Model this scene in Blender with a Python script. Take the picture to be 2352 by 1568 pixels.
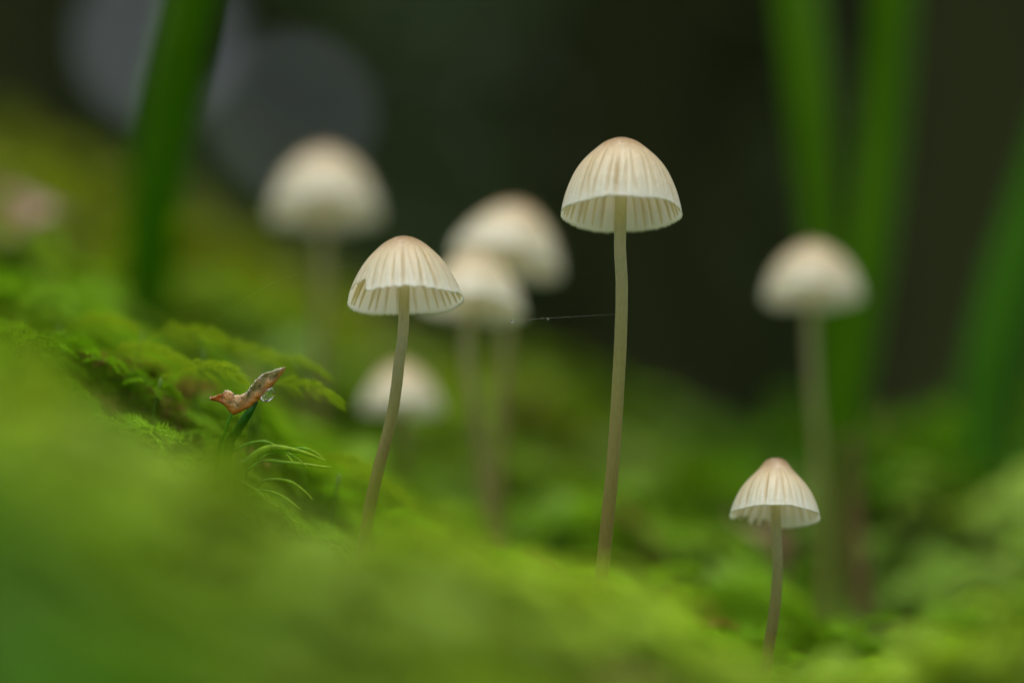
import bpy, math, random
import numpy as np
from mathutils import Vector, Matrix

for o in list(bpy.data.objects):
    bpy.data.objects.remove(o)
random.seed(7)
rng = np.random.default_rng(11)
MM = 0.001
scene = bpy.context.scene
COL = scene.collection

# ------------------------------------------------------------------ camera
PITCH = math.radians(13.0)
LENS = 100.0
CAM = np.array([0.0, 0.0, 40.0])          # mm
FOCUS = 233.0
cam_data = bpy.data.cameras.new('camera')
cam_data.lens = LENS
cam_data.sensor_width = 36.0
cam_data.clip_start = 0.002
cam_data.clip_end = 500.0
cam_data.dof.use_dof = True
cam_data.dof.focus_distance = FOCUS * MM
cam_data.dof.aperture_fstop = 6.9
cam = bpy.data.objects.new('camera', cam_data)
cam.location = CAM * MM
cam.rotation_euler = (math.radians(90) + PITCH, 0, 0)
COL.objects.link(cam)
scene.camera = cam

# ------------------------------------------------------------------ sky, sun, exposure
SUN_EL, SUN_AZ = math.radians(76), math.radians(195)
world = bpy.data.worlds.new('World')
scene.world = world
world.use_nodes = True
wn = world.node_tree
wn.nodes.clear()
sky = wn.nodes.new('ShaderNodeTexSky')
sky.sky_type = 'NISHITA'
sky.sun_disc = False
sky.sun_elevation = SUN_EL
sky.sun_rotation = SUN_AZ
sky.air_density = 1.0
sky.dust_density = 6.0
sky.ozone_density = 0.0
bg = wn.nodes.new('ShaderNodeBackground')
bg.inputs['Strength'].default_value = 0.13
wo = wn.nodes.new('ShaderNodeOutputWorld')
hs = wn.nodes.new('ShaderNodeHueSaturation')      # overcast: greyer than a clear sky
hs.inputs['Saturation'].default_value = 0.4
wn.links.new(sky.outputs[0], hs.inputs['Color'])
wn.links.new(hs.outputs[0], bg.inputs[0])
wn.links.new(bg.outputs[0], wo.inputs[0])

sd = bpy.data.lights.new('sun', 'SUN')
sd.energy = 1.3
sd.angle = math.radians(40)
sd.color = (1.0, 0.96, 0.88)
sun = bpy.data.objects.new('sun', sd)
sdir = Vector((math.sin(SUN_AZ) * math.cos(SUN_EL), math.cos(SUN_AZ) * math.cos(SUN_EL), math.sin(SUN_EL)))
sun.rotation_euler = sdir.to_track_quat('Z', 'Y').to_euler()
sun.location = (0, 0, 3)
COL.objects.link(sun)

vs = scene.view_settings
vs.view_transform = 'Standard'
vs.look = 'None'
vs.exposure = 0.75
vs.gamma = 1.0
vs.use_curve_mapping = False

# ------------------------------------------------------------------ helpers
K = (36.0 / LENS) / 2352.0
RIGHT = np.array([1.0, 0, 0])
FWD = np.array([0, math.cos(PITCH), math.sin(PITCH)])
UP = np.array([0, -math.sin(PITCH), math.cos(PITCH)])


def P(px, py, d):
    """a place in the scene (mm), d mm in front of where the photographer's lens stood"""
    return CAM + d * FWD + (px - 1176) * K * d * RIGHT + (784 - py) * K * d * UP


def catmull(pts, n):
    pts = np.asarray(pts, float)
    ext = np.vstack([2 * pts[0] - pts[1], pts, 2 * pts[-1] - pts[-2]])
    m = len(pts) - 1
    out = []
    for i in range(n):
        t = i / (n - 1) * m
        k = min(int(t), m - 1)
        f = t - k
        p0, p1, p2, p3 = ext[k:k + 4]
        out.append(0.5 * ((2 * p1) + (-p0 + p2) * f + (2 * p0 - 5 * p1 + 4 * p2 - p3) * f * f + (-p0 + 3 * p1 - 3 * p2 + p3) * f ** 3))
    return np.array(out)


def new_obj(name, verts, faces, mat, parent=None, smooth=True, attrs=None, colors=None, origin=None):
    """verts in mm (absolute, or relative to the parent's origin), linked as ONE mesh object"""
    me = bpy.data.meshes.new(name)
    v = np.asarray(verts, float)
    if origin is not None:
        v = v - origin
    me.from_pydata((v * MM).tolist(), [], [tuple(map(int, f)) for f in faces])
    if smooth:
        me.polygons.foreach_set('use_smooth', np.ones(len(me.polygons), bool))
    for k, a in (attrs or {}).items():
        at = me.attributes.new(k, 'FLOAT', 'POINT')
        at.data.foreach_set('value', np.asarray(a, np.float32))
    if colors is not None:
        at = me.attributes.new('tint', 'FLOAT_COLOR', 'POINT')
        at.data.foreach_set('color', np.asarray(colors, np.float32).ravel())
    me.materials.append(mat)
    me.update()
    o = bpy.data.objects.new(name, me)
    if origin is not None:
        o.location = np.asarray(origin) * MM
    COL.objects.link(o)
    if parent is not None:
        o.parent = parent
    return o


def big_mesh(name, verts, tris, mat, colors=None):
    """numpy triangle soup as one object"""
    me = bpy.data.meshes.new(name)
    n, m = len(verts), len(tris)
    me.vertices.add(n)
    me.vertices.foreach_set('co', (np.asarray(verts) * MM).astype(np.float32).ravel())
    me.loops.add(m * 3)
    me.loops.foreach_set('vertex_index', np.asarray(tris, np.int32).ravel())
    me.polygons.add(m)
    me.polygons.foreach_set('loop_start', np.arange(0, m * 3, 3, dtype=np.int32))
    if colors is not None:
        at = me.attributes.new('tint', 'FLOAT_COLOR', 'POINT')
        at.data.foreach_set('color', np.asarray(colors, np.float32).ravel())
    me.materials.append(mat)
    me.update(calc_edges=True)
    me.validate()
    o = bpy.data.objects.new(name, me)
    COL.objects.link(o)
    return o


def empty(name, loc):
    o = bpy.data.objects.new(name, None)
    o.empty_display_size = 0.002
    o.location = np.asarray(loc) * MM
    COL.objects.link(o)
    return o


def tag(o, label=None, cat=None, group=None, kind=None):
    if label: o['label'] = label
    if cat: o['category'] = cat
    if group: o['group'] = group
    if kind: o['kind'] = kind
    return o


def tube(pts, radii, seg=14, n=None, squash=1.0, cap=True):
    """swept tube; returns verts, faces, t"""
    if n:
        c = catmull(pts, n)
        r = np.interp(np.linspace(0, 1, n), np.linspace(0, 1, len(radii)), radii)
    else:
        c = np.asarray(pts, float)
        r = np.asarray(radii, float)
    m = len(c)
    T = np.gradient(c, axis=0)
    T /= np.linalg.norm(T, axis=1)[:, None] + 1e-12
    ref = np.array([0, 1.0, 0]) if abs(T[0][1]) < 0.8 else np.array([1.0, 0, 0])
    V = []
    a = np.cross(T[0], ref); a /= np.linalg.norm(a)
    for i in range(m):
        a = a - T[i] * a.dot(T[i]); a /= np.linalg.norm(a)
        b = np.cross(T[i], a)
        for s in range(seg):
            q = 2 * math.pi * s / seg
            V.append(c[i] + r[i] * (math.cos(q) * a + squash * math.sin(q) * b))
    F = []
    for i in range(m - 1):
        for s in range(seg):
            s2 = (s + 1) % seg
            F.append((i * seg + s, i * seg + s2, (i + 1) * seg + s2, (i + 1) * seg + s))
    if cap:
        F.append(tuple(range(seg - 1, -1, -1)))
        F.append(tuple((m - 1) * seg + s for s in range(seg)))
    t = np.repeat(np.linspace(0, 1, m), seg)
    return np.array(V), F, t


# ------------------------------------------------------------------ materials
def nodes_of(name):
    m = bpy.data.materials.new(name)
    m.use_nodes = True
    nt = m.node_tree
    nt.nodes.clear()
    out = nt.nodes.new('ShaderNodeOutputMaterial')
    return m, nt, out


def N(nt, t, **kw):
    n = nt.nodes.new(t)
    for k, v in kw.items():
        setattr(n, k, v)
    return n


def ramp(nt, stops):
    r = N(nt, 'ShaderNodeValToRGB')
    e = r.color_ramp.elements
    while len(e) > 1:
        e.remove(e[-1])
    e[0].position, e[0].color = stops[0][0], (*stops[0][1], 1)
    for p, c in stops[1:]:
        x = e.new(p)
        x.color = (*c, 1)
    return r


def leafy(nt, out, col_socket, trans=0.45, gloss=0.06, rough=0.35, trans_gain=None, bump=None, pale=None):
    """thin plant tissue: diffuse + light passing through + a weak wet sheen"""
    d = N(nt, 'ShaderNodeBsdfDiffuse')
    t = N(nt, 'ShaderNodeBsdfTranslucent')
    g = N(nt, 'ShaderNodeBsdfGlossy')
    g.inputs['Roughness'].default_value = rough
    m1 = N(nt, 'ShaderNodeMixShader')
    m1.inputs[0].default_value = trans
    fr = N(nt, 'ShaderNodeFresnel')
    fr.inputs['IOR'].default_value = 1.38
    mul = N(nt, 'ShaderNodeMath', operation='MULTIPLY_ADD')
    mul.inputs[1].default_value = gloss * 6
    mul.inputs[2].default_value = gloss * 0.3
    nt.links.new(fr.outputs[0], mul.inputs[0])
    m2 = N(nt, 'ShaderNodeMixShader')
    nt.links.new(mul.outputs[0], m2.inputs[0])
    nt.links.new(col_socket, d.inputs[0])
    if pale:                                # the flesh lets through paler light than its skin reflects
        mx = N(nt, 'ShaderNodeMix', data_type='RGBA', blend_type='MIX')
        mx.inputs[0].default_value = pale[0]
        nt.links.new(col_socket, mx.inputs[6])
        mx.inputs[7].default_value = (*pale[1], 1)
        nt.links.new(mx.outputs[2], t.inputs[0])
    elif trans_gain:
        mx = N(nt, 'ShaderNodeMix', data_type='RGBA', blend_type='MULTIPLY')
        mx.inputs[0].default_value = 1.0
        nt.links.new(col_socket, mx.inputs[6])
        mx.inputs[7].default_value = (*trans_gain, 1)
        nt.links.new(mx.outputs[2], t.inputs[0])
    else:
        nt.links.new(col_socket, t.inputs[0])
    if bump:
        for s in (d, g):
            nt.links.new(bump, s.inputs['Normal'])
    nt.links.new(d.outputs[0], m1.inputs[1])
    nt.links.new(t.outputs[0], m1.inputs[2])
    nt.links.new(m1.outputs[0], m2.inputs[1])
    nt.links.new(g.outputs[0], m2.inputs[2])
    nt.links.new(m2.outputs[0], out.inputs[0])


def noise(nt, scale, detail=3, rough=0.5, vec=None):
    n = N(nt, 'ShaderNodeTexNoise')
    n.inputs['Scale'].default_value = scale
    n.inputs['Detail'].default_value = detail
    n.inputs['Roughness'].default_value = rough
    if vec is not None:
        nt.links.new(vec, n.inputs['Vector'])
    return n


def mat_cap():
    m, nt, out = nodes_of('mushroom_cap_skin')
    u = N(nt, 'ShaderNodeAttribute', attribute_name='u')
    s = N(nt, 'ShaderNodeAttribute', attribute_name='stria')
    tc = N(nt, 'ShaderNodeTexCoord')
    nz = noise(nt, 900, 4, 0.6, tc.outputs['Object'])
    ad = N(nt, 'ShaderNodeMath', operation='MULTIPLY_ADD')
    ad.inputs[1].default_value = 0.16
    nt.links.new(nz.outputs['Fac'], ad.inputs[0])
    sub = N(nt, 'ShaderNodeMath', operation='SUBTRACT')
    sub.inputs[1].default_value = 0.08
    nt.links.new(u.outputs['Fac'], sub.inputs[0])
    nt.links.new(sub.outputs[0], ad.inputs[2])
    r = ramp(nt, [(0.0, (0.15, 0.085, 0.08)), (0.10, (0.22, 0.135, 0.105)), (0.22, (0.37, 0.255, 0.15)),
                  (0.48, (0.66, 0.58, 0.41)), (0.76, (0.80, 0.78, 0.66)), (0.92, (0.86, 0.88, 0.83)), (1.0, (0.92, 0.94, 0.92))])
    nt.links.new(ad.outputs[0], r.inputs[0])
    mx = N(nt, 'ShaderNodeMix', data_type='RGBA', blend_type='MULTIPLY')
    nt.links.new(s.outputs['Fac'], mx.inputs[0])
    nt.links.new(r.outputs[0], mx.inputs[6])
    mx.inputs[7].default_value = (0.55, 0.42, 0.22, 1)
    n2 = noise(nt, 2600, 4, 0.65, tc.outputs['Object'])
    b = N(nt, 'ShaderNodeBump')
    b.inputs['Strength'].default_value = 0.6
    b.inputs['Distance'].default_value = 0.0002
    nt.links.new(n2.outputs['Fac'], b.inputs['Height'])
    # pale frosty bloom below the crown
    band = ramp(nt, [(0.0, (.12,) * 3), (0.10, (.55,) * 3), (0.30, (.65,) * 3), (0.50, (.1,) * 3), (.7, (0,) * 3)])
    nt.links.new(u.outputs['Fac'], band.inputs[0])
    n3 = noise(nt, 1500, 5, 0.7, tc.outputs['Object'])
    th = ramp(nt, [(0.50, (0, 0, 0)), (0.66, (1, 1, 1))])
    nt.links.new(n3.outputs['Fac'], th.inputs[0])
    mm = N(nt, 'ShaderNodeMath', operation='MULTIPLY')
    nt.links.new(band.outputs[0], mm.inputs[0])
    nt.links.new(th.outputs[0], mm.inputs[1])
    bl = N(nt, 'ShaderNodeMix', data_type='RGBA', blend_type='MIX')
    nt.links.new(mm.outputs[0], bl.inputs[0])
    nt.links.new(mx.outputs[2], bl.inputs[6])
    bl.inputs[7].default_value = (.78, .72, .66, 1)
    mx = bl
    leafy(nt, out, mx.outputs[2], trans=0.66, gloss=0.06, rough=0.2, pale=(.5, (.97, .92, .78)), bump=b.outputs[0])
    return m


def mat_inner():
    m, nt, out = nodes_of('mushroom_cap_lining')
    u = N(nt, 'ShaderNodeAttribute', attribute_name='u')
    r = ramp(nt, [(0.3, (0.90, 0.82, 0.60)), (0.75, (0.93, 0.89, 0.74)), (0.95, (0.95, 0.96, 0.92))])
    nt.links.new(u.outputs['Fac'], r.inputs[0])
    leafy(nt, out, r.outputs[0], trans=0.8, gloss=0.0, rough=0.5)
    return m


def mat_gill():
    m, nt, out = nodes_of('mushroom_gill')
    tc = N(nt, 'ShaderNodeTexCoord')
    nz = noise(nt, 500, 2, 0.5, tc.outputs['Object'])
    r = ramp(nt, [(0.3, (0.92, 0.86, 0.66)), (0.7, (0.96, 0.92, 0.78))])
    nt.links.new(nz.outputs['Fac'], r.inputs[0])
    leafy(nt, out, r.outputs[0], trans=0.65, gloss=0.0, trans_gain=(1, .96, .85))
    return m


def mat_stem():
    m, nt, out = nodes_of('mushroom_stem')
    t = N(nt, 'ShaderNodeAttribute', attribute_name='t')
    tc = N(nt, 'ShaderNodeTexCoord')
    mp = N(nt, 'ShaderNodeMapping')
    mp.inputs['Scale'].default_value = (6000, 6000, 900)
    nt.links.new(tc.outputs['Object'], mp.inputs[0])
    nz = noise(nt, 1.0, 4, 0.65, mp.outputs[0])
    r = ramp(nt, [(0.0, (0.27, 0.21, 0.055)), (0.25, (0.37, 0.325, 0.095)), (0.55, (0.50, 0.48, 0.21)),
                  (0.80, (0.66, 0.64, 0.42)), (0.9, (0.86, 0.82, 0.62)), (1.0, (0.9, 0.86, 0.66))])  # top stops brightened to make up for the dim light under the cap
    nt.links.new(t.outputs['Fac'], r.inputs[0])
    rr = ramp(nt, [(0.30, (0.86, 0.86, 0.84)), (0.55, (1, 1, 1)), (0.68, (1.0, 1.0, 1.0)), (0.80, (1.55, 1.5, 1.45))])
    nt.links.new(nz.outputs['Fac'], rr.inputs[0])
    mx = N(nt, 'ShaderNodeMix', data_type='RGBA', blend_type='MULTIPLY')
    mx.inputs[0].default_value = 1
    nt.links.new(r.outputs[0], mx.inputs[6])
    nt.links.new(rr.outputs[0], mx.inputs[7])
    b = N(nt, 'ShaderNodeBump')
    b.inputs['Strength'].default_value = 0.3
    b.inputs['Distance'].default_value = 0.00005
    nt.links.new(nz.outputs['Fac'], b.inputs['Height'])
    leafy(nt, out, mx.outputs[2], trans=0.6, gloss=0.03, rough=0.4, bump=b.outputs[0])
    return m


def mat_tint(name, trans, gloss, rough=0.35, gain=None, nscale=0, namp=0.25):
    m, nt, out = nodes_of(name)
    c = N(nt, 'ShaderNodeAttribute', attribute_name='tint')
    sock = c.outputs['Color']
    if nscale:
        g = N(nt, 'ShaderNodeNewGeometry')
        nz = noise(nt, nscale, 3, 0.6, g.outputs['Position'])
        r = ramp(nt, [(0.3, (1 - namp,) * 3), (0.7, (1 + namp,) * 3)])
        nt.links.new(nz.outputs['Fac'], r.inputs[0])
        mx = N(nt, 'ShaderNodeMix', data_type='RGBA', blend_type='MULTIPLY')
        mx.inputs[0].default_value = 1
        nt.links.new(sock, mx.inputs[6])
        nt.links.new(r.outputs[0], mx.inputs[7])
        sock = mx.outputs[2]
    leafy(nt, out, sock, trans, gloss, rough, gain)
    return m


def mat_blade(name, c1, c2, trans=0.4):
    m, nt, out = nodes_of(name)
    tc = N(nt, 'ShaderNodeTexCoord')
    mp = N(nt, 'ShaderNodeMapping')
    mp.inputs['Scale'].default_value = (1500, 1500, 60)
    nt.links.new(tc.outputs['Object'], mp.inputs[0])
    nz = noise(nt, 1.0, 3, 0.5, mp.outputs[0])
    r = ramp(nt, [(0.35, c1), (0.7, c2)])
    nt.links.new(nz.outputs['Fac'], r.inputs[0])
    leafy(nt, out, r.outputs[0], trans, 0.003, 0.5)
    return m


def mat_soil():
    m, nt, out = nodes_of('forest_soil')
    g = N(nt, 'ShaderNodeNewGeometry')
    nz = noise(nt, 60, 6, 0.65, g.outputs['Position'])
    r = ramp(nt, [(0.3, (0.018, 0.020, 0.006)), (0.55, (0.035, 0.045, 0.010)), (0.75, (0.05, 0.035, 0.016))])
    nt.links.new(nz.outputs['Fac'], r.inputs[0])
    d = N(nt, 'ShaderNodeBsdfDiffuse')
    nt.links.new(r.outputs[0], d.inputs[0])
    b = N(nt, 'ShaderNodeBump')
    b.inputs['Distance'].default_value = 0.002
    nt.links.new(nz.outputs['Fac'], b.inputs['Height'])
    nt.links.new(b.outputs[0], d.inputs['Normal'])
    nt.links.new(d.outputs[0], out.inputs[0])
    return m


def mat_bark():
    m, nt, out = nodes_of('dark_bark')
    tc = N(nt, 'ShaderNodeTexCoord')
    mp = N(nt, 'ShaderNodeMapping')
    mp.inputs['Scale'].default_value = (14, 14, 3)
    nt.links.new(tc.outputs['Object'], mp.inputs[0])
    nz = noise(nt, 1.5, 6, 0.65, mp.outputs[0])
    r = ramp(nt, [(0.3, (0.017, 0.021, 0.008)), (0.6, (0.034, 0.043, 0.016)), (0.8, (0.050, 0.070, 0.024))])
    nt.links.new(nz.outputs['Fac'], r.inputs[0])
    d = N(nt, 'ShaderNodeBsdfDiffuse')
    nt.links.new(r.outputs[0], d.inputs[0])
    b = N(nt, 'ShaderNodeBump')
    b.inputs['Distance'].default_value = 0.03
    nt.links.new(nz.outputs['Fac'], b.inputs['Height'])
    nt.links.new(b.outputs[0], d.inputs['Normal'])
    nt.links.new(d.outputs[0], out.inputs[0])
    return m


def mat_water():
    m, nt, out = nodes_of('clear_water')
    g = N(nt, 'ShaderNodeBsdfGlass')
    g.inputs['IOR'].default_value = 1.33
    g.inputs['Roughness'].default_value = 0.0
    nt.links.new(g.outputs[0], out.inputs[0])
    return m


def mat_scale():
    m, nt, out = nodes_of('dry_brown_scale')
    tc = N(nt, 'ShaderNodeTexCoord')
    nz = noise(nt, 1000, 6, 0.7, tc.outputs['Object'])
    n2 = noise(nt, 1900, 4, 0.65, tc.outputs['Object'])
    e = N(nt, 'ShaderNodeAttribute', attribute_name='edge')
    a = N(nt, 'ShaderNodeMath', operation='MULTIPLY_ADD')
    a.inputs[1].default_value = 0.55
    nt.links.new(e.outputs['Fac'], a.inputs[0])
    sc = N(nt, 'ShaderNodeMath', operation='MULTIPLY')
    sc.inputs[1].default_value = 0.75
    nt.links.new(nz.outputs['Fac'], sc.inputs[0])
    nt.links.new(sc.outputs[0], a.inputs[2])
    r = ramp(nt, [(0.26, (0.20, 0.19, 0.04)), (0.33, (0.66, 0.47, 0.25)), (0.38, (0.70, 0.40, 0.14)),
                  (0.48, (0.72, 0.34, 0.05)), (0.62, (0.50, 0.17, 0.015)), (0.9, (0.09, 0.02, 0.005))])
    nt.links.new(a.outputs[0], r.inputs[0])
    b = N(nt, 'ShaderNodeBump')
    b.inputs['Strength'].default_value = 0.9
    b.inputs['Distance'].default_value = 0.0004
    nt.links.new(n2.outputs['Fac'], b.inputs['Height'])
    leafy(nt, out, r.outputs[0], trans=0.5, gloss=0.06, rough=0.14, bump=b.outputs[0])
    return m


def mat_plain(name, col, rough=0.6, trans=0.0, gloss=0.03):
    m, nt, out = nodes_of(name)
    tc = N(nt, 'ShaderNodeTexCoord')
    nz = noise(nt, 800, 3, 0.6, tc.outputs['Object'])
    r = ramp(nt, [(0.3, tuple(c * 0.75 for c in col)), (0.7, tuple(min(1, c * 1.2) for c in col))])
    nt.links.new(nz.outputs['Fac'], r.inputs[0])
    leafy(nt, out, r.outputs[0], trans, gloss, rough)
    return m


M_CAP, M_INNER, M_GILL, M_STEM = mat_cap(), mat_inner(), mat_gill(), mat_stem()
M_MOSS = mat_tint('moss_leaf', 0.5, 0.002, 0.5, (1.1, 1.1, 0.6))
M_SHOOT = mat_tint('moss_shoot_leaf', 0.55, 0.03, 0.2, None, 1500, 0.3)
M_FOREST = mat_tint('forest_foliage', 0.5, 0.006, 0.5)
M_SOIL, M_BARK, M_WATER, M_SCALE = mat_soil(), mat_bark(), mat_water(), mat_scale()
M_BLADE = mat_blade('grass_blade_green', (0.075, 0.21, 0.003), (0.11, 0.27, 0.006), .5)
M_BLADE3 = mat_blade('grass_blade_lit', (0.085, 0.23, 0.003), (0.13, 0.30, 0.006), .55)  # brighter copy of the grass green, its lit look put into the colour
M_BLADE2 = mat_blade('grass_blade_bluegreen', (0.035, 0.13, 0.006), (0.055, 0.18, 0.010))
M_STALK = mat_plain('dry_stalk_brown', (0.10, 0.055, 0.02), 0.7, 0.1)
M_LEAF = mat_plain('dead_leaf_brown', (0.36, 0.20, 0.11), 0.6, 0.35)
M_LEAF2 = mat_plain('dead_leaf_tan', (0.34, 0.24, 0.13), 0.6, 0.35)
M_SILK = mat_plain('spider_silk', (0.8, 0.8, 0.78), 0.3, 0.2, 0.1)
M_DOT = mat_plain('black_speck', (0.012, 0.008, 0.006), 0.5)

# ------------------------------------------------------------------ the mossy bank: ground surface
# (frame x, frame y, distance mm) of places on the bank, moss tips included
CP = [
    # near foot of the bank
    (-200, 1700, 112), (300, 1640, 128), (900, 1640, 142), (1500, 1680, 168), (2000, 1660, 185), (2500, 1640, 175),
    # foreground swelling
    (-300, 1130, 130), (60, 1090, 140), (400, 1200, 150), (800, 1330, 160), (1150, 1315, 168), (1450, 1300, 178), (1600, 1400, 190), (1720, 1600, 195),
    (-100, 720, 195), (80, 820, 198), (250, 950, 198), (400, 1115, 198), (650, 1270, 200), (880, 1340, 204), (1300, 1300, 206),
    # focus zone
    (120, 690, 262), (330, 770, 262), (560, 880, 254), (700, 960, 252), (620, 1100, 236), (835, 1280, 236), (820, 1120, 256),
    (1150, 1290, 236), (1385, 1330, 234), (1600, 1450, 232), (1755, 1540, 236), (1900, 1560, 240), (2100, 1570, 240),
    # behind
    (-200, 420, 330), (60, 600, 300), (300, 690, 300), (600, 760, 320), (900, 1150, 280), (1150, 1160, 285), (1400, 1210, 285), (1650, 1300, 285),
    (1800, 1380, 290), (2000, 1430, 290),
    (60, 380, 420), (300, 470, 430), (600, 590, 430), (900, 740, 420), (1150, 920, 400), (1400, 1040, 370), (1700, 1060, 370), (2000, 1020, 380),
    (2250, 1020, 370), (2500, 900, 380), (-300, 300, 450),
    # right hand clumps
    (2050, 1500, 200), (2240, 1355, 186), (2450, 1330, 186), (2280, 1530, 240), (2150, 1550, 240), (2300, 1420, 275), (2250, 1160, 305), (2420, 1130, 305), (2050, 1430, 262),
]
pts = [P(*c) - np.array([0, 0, 6.0]) for c in CP]
for x in (-330, -190, -80, 20, 120, 230, 340):
    pts.append(np.array([x, 20, 0])); pts.append(np.array([x, -120, 0])); pts.append(np.array([x, 50, 4]))
    pts.append(np.array([x, 560, 88.0])); pts.append(np.array([x, 700, 70.0]))
for y in (120, 230, 340, 450):
    pts.append(np.array([-330, y, 0.30 * y + 16])); pts.append(np.array([340, y, 0.2 * y + 18]))
    pts.append(np.array([-200, y, 0.33 * y + 18])); pts.append(np.array([210, y, 0.22 * y + 16]))
pts = np.array(pts)


def kern(r):
    return np.sqrt(r * r + 12.0 ** 2)


_d = np.linalg.norm(pts[:, None, :2] - pts[None, :, :2], axis=2)
_A = kern(_d) + 0 * np.eye(len(pts))
_A = np.vstack([np.hstack([_A - 2.5 * np.eye(len(pts)), np.ones((len(pts), 1))]), np.hstack([np.ones((1, len(pts))), [[0]]])])
_w = np.linalg.solve(_A, np.append(pts[:, 2], 0))


def height(x, y):
    x = np.atleast_1d(np.asarray(x, float)); y = np.atleast_1d(np.asarray(y, float))
    out = np.empty(len(x))
    for i in range(0, len(x), 4000):
        q = np.stack([x[i:i + 4000], y[i:i + 4000]], 1)
        r = np.linalg.norm(q[:, None] - pts[None, :, :2], axis=2)
        h = kern(r) @ _w[:-1] + _w[-1]
        A = 1.2 + 4.3 / (1 + np.exp(-(q[:, 1] - 285) / 8.0))
        h = h + A * (np.sin(q[:, 0] / 7.5 + 1.5 * np.sin(q[:, 1] / 13.0)) * np.cos(q[:, 1] / 9.5 + q[:, 0] / 23.0) - .25)
        # outside the bank the floor of the wood is level
        ex = np.maximum(np.abs(q[:, 0]) - 300, 0)
        ey = np.maximum(np.maximum(q[:, 1] - 640, -100 - q[:, 1]), 0)
        k = np.exp(-(np.hypot(ex, ey) / 90.0) ** 2)
        flat = np.where(q[:, 1] > 300, 60.0, 0.0) if False else 60.0 / (1 + np.exp(-(q[:, 1] - 350) / 60.0))
        out[i:i + 4000] = h * k + flat * (1 - k)
    return out


def axis(fine0, fine1, step, far):
    a = list(np.arange(fine0, fine1 + 1, step))
    s = step
    x = a[-1]
    while x < far:
        s *= 1.35; x += s; a.append(x)
    s = step; x = a[0]
    while x > -far:
        s *= 1.35; x -= s; a.insert(0, x)
    return np.array(a)


gx, gy = axis(-320, 320, 5, 60000), axis(-120, 640, 5, 60000)
XX, YY = np.meshgrid(gx, gy)
ZZ = height(XX.ravel(), YY.ravel())
gv = np.stack([XX.ravel(), YY.ravel(), ZZ], 1)
nx = len(gx)
gf = []
for j in range(len(gy) - 1):
    for i in range(nx - 1):
        a = j * nx + i
        gf.append((a, a + 1, a + nx + 1, a + nx))
tag(new_obj('ground', gv, gf, M_SOIL), kind='structure')


def H1(x, y):
    return float(height(x, y)[0])


# ------------------------------------------------------------------ the wood behind
def leaf_cloud(centers, size, tints, flat=0.0):
    """each leaf: a folded rhombus of four triangles"""
    n = len(centers)
    a = rng.normal(size=(n, 3)); a /= np.linalg.norm(a, axis=1)[:, None]
    b = rng.normal(size=(n, 3)); b -= a * (a * b).sum(1)[:, None]; b /= np.linalg.norm(b, axis=1)[:, None]
    c = np.cross(a, b)
    s = np.asarray(size).reshape(-1, 1)
    V = np.stack([centers - a * s, centers + b * s * .55 + c * s * .12, centers + a * s, centers - b * s * .55 + c * s * .12, centers - a * s * .1 - c * s * .06], 1).reshape(-1, 3)
    base = (np.arange(n) * 5)[:, None]
    T = np.concatenate([base + np.array([[0, 1, 4]]), base + np.array([[1, 2, 4]]), base + np.array([[2, 3, 4]]), base + np.array([[3, 0, 4]])], 1).reshape(-1, 3)
    C = np.repeat(np.concatenate([tints, np.ones((n, 1))], 1), 5, 0)
    return V, T, C


def make_forest():
    # a thick hedge of undergrowth five to six metres off, with a few real gaps to the sky
    gaps = []
    for (px, py, r) in ((362, 88, 40), (675, 262, 32), (1000, 60, 13), (860, 130, 11), (1130, 40, 12), (1050, 230, 12), (940, 370, 10), (1190, 270, 10), (1010, -80, 12)):
        q = P(px, py, 5500)
        gaps.append((q[0], q[2], r, q[1]))
    C, S = [], []
    for layer in range(7):
        y0 = 5200 + layer * 90
        xs = np.arange(-4200, 4201, 95)
        zs = np.arange(20, 4300, 95)
        X, Z = np.meshgrid(xs, zs)
        X = X.ravel() + rng.uniform(-50, 50, X.size); Z = Z.ravel() + rng.uniform(-50, 50, Z.size)
        s = rng.uniform(95, 150, X.size)
        y = y0 + rng.uniform(-60, 60, X.size)
        keep = rng.uniform(0, 1, X.size) > .22 * np.exp(-((X + 170) / 230) ** 2 - ((Z - 1650) / 500) ** 2)
        for (hx, hz, hr, hy) in gaps:
            keep &= np.hypot(X - hx * y / hy, Z - 40 - (hz - 40) * y / hy) > hr + s
        C.append(np.stack([X, y, Z], 1)[keep]); S.append(s[keep])
    for (hx, hz, hr, hy) in gaps:            # small leaves close in round each gap
        n = 2600
        a, rr = rng.uniform(0, 2 * math.pi, n), np.sqrt(rng.uniform(0, 1, n)) * 260
        s = rng.uniform(24, 40, n)
        X, Z = hx + rr * np.cos(a), hz + rr * np.sin(a)
        k = np.ones(n, bool)
        for (gx_, gz_, gr_, _) in gaps:
            k &= np.hypot(X - gx_, Z - gz_) > gr_ + s * .8
        C.append(np.stack([X, hy + rng.uniform(-60, 60, n), Z], 1)[k]); S.append(s[k])
    C = np.concatenate(C); S = np.concatenate(S)
    # light and dark bushes
    f = 0.5 + 0.5 * np.sin(C[:, 0] / 310.0 + 1.3) * np.cos(C[:, 2] / 420.0 + C[:, 0] / 800.0)
    f = f * .6 + .9 * np.exp(-((C[:, 0] + 150) / 260) ** 2)  # middle brightened: sky glow through the leaves put into their tint
    f = np.clip(f + rng.normal(0, .22, len(f)), 0, 1.6)[:, None]
    t = np.array([[.036, .050, .016]]) * (1 - np.minimum(f, 1)) + np.array([[.13, .20, .075]]) * f
    V, T, K_ = leaf_cloud(C, S, t)
    tag(big_mesh('distant_undergrowth', V, T, M_FOREST, K_), 'dense dark green undergrowth far behind the mushrooms', 'undergrowth', kind='stuff')


make_forest()


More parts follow.
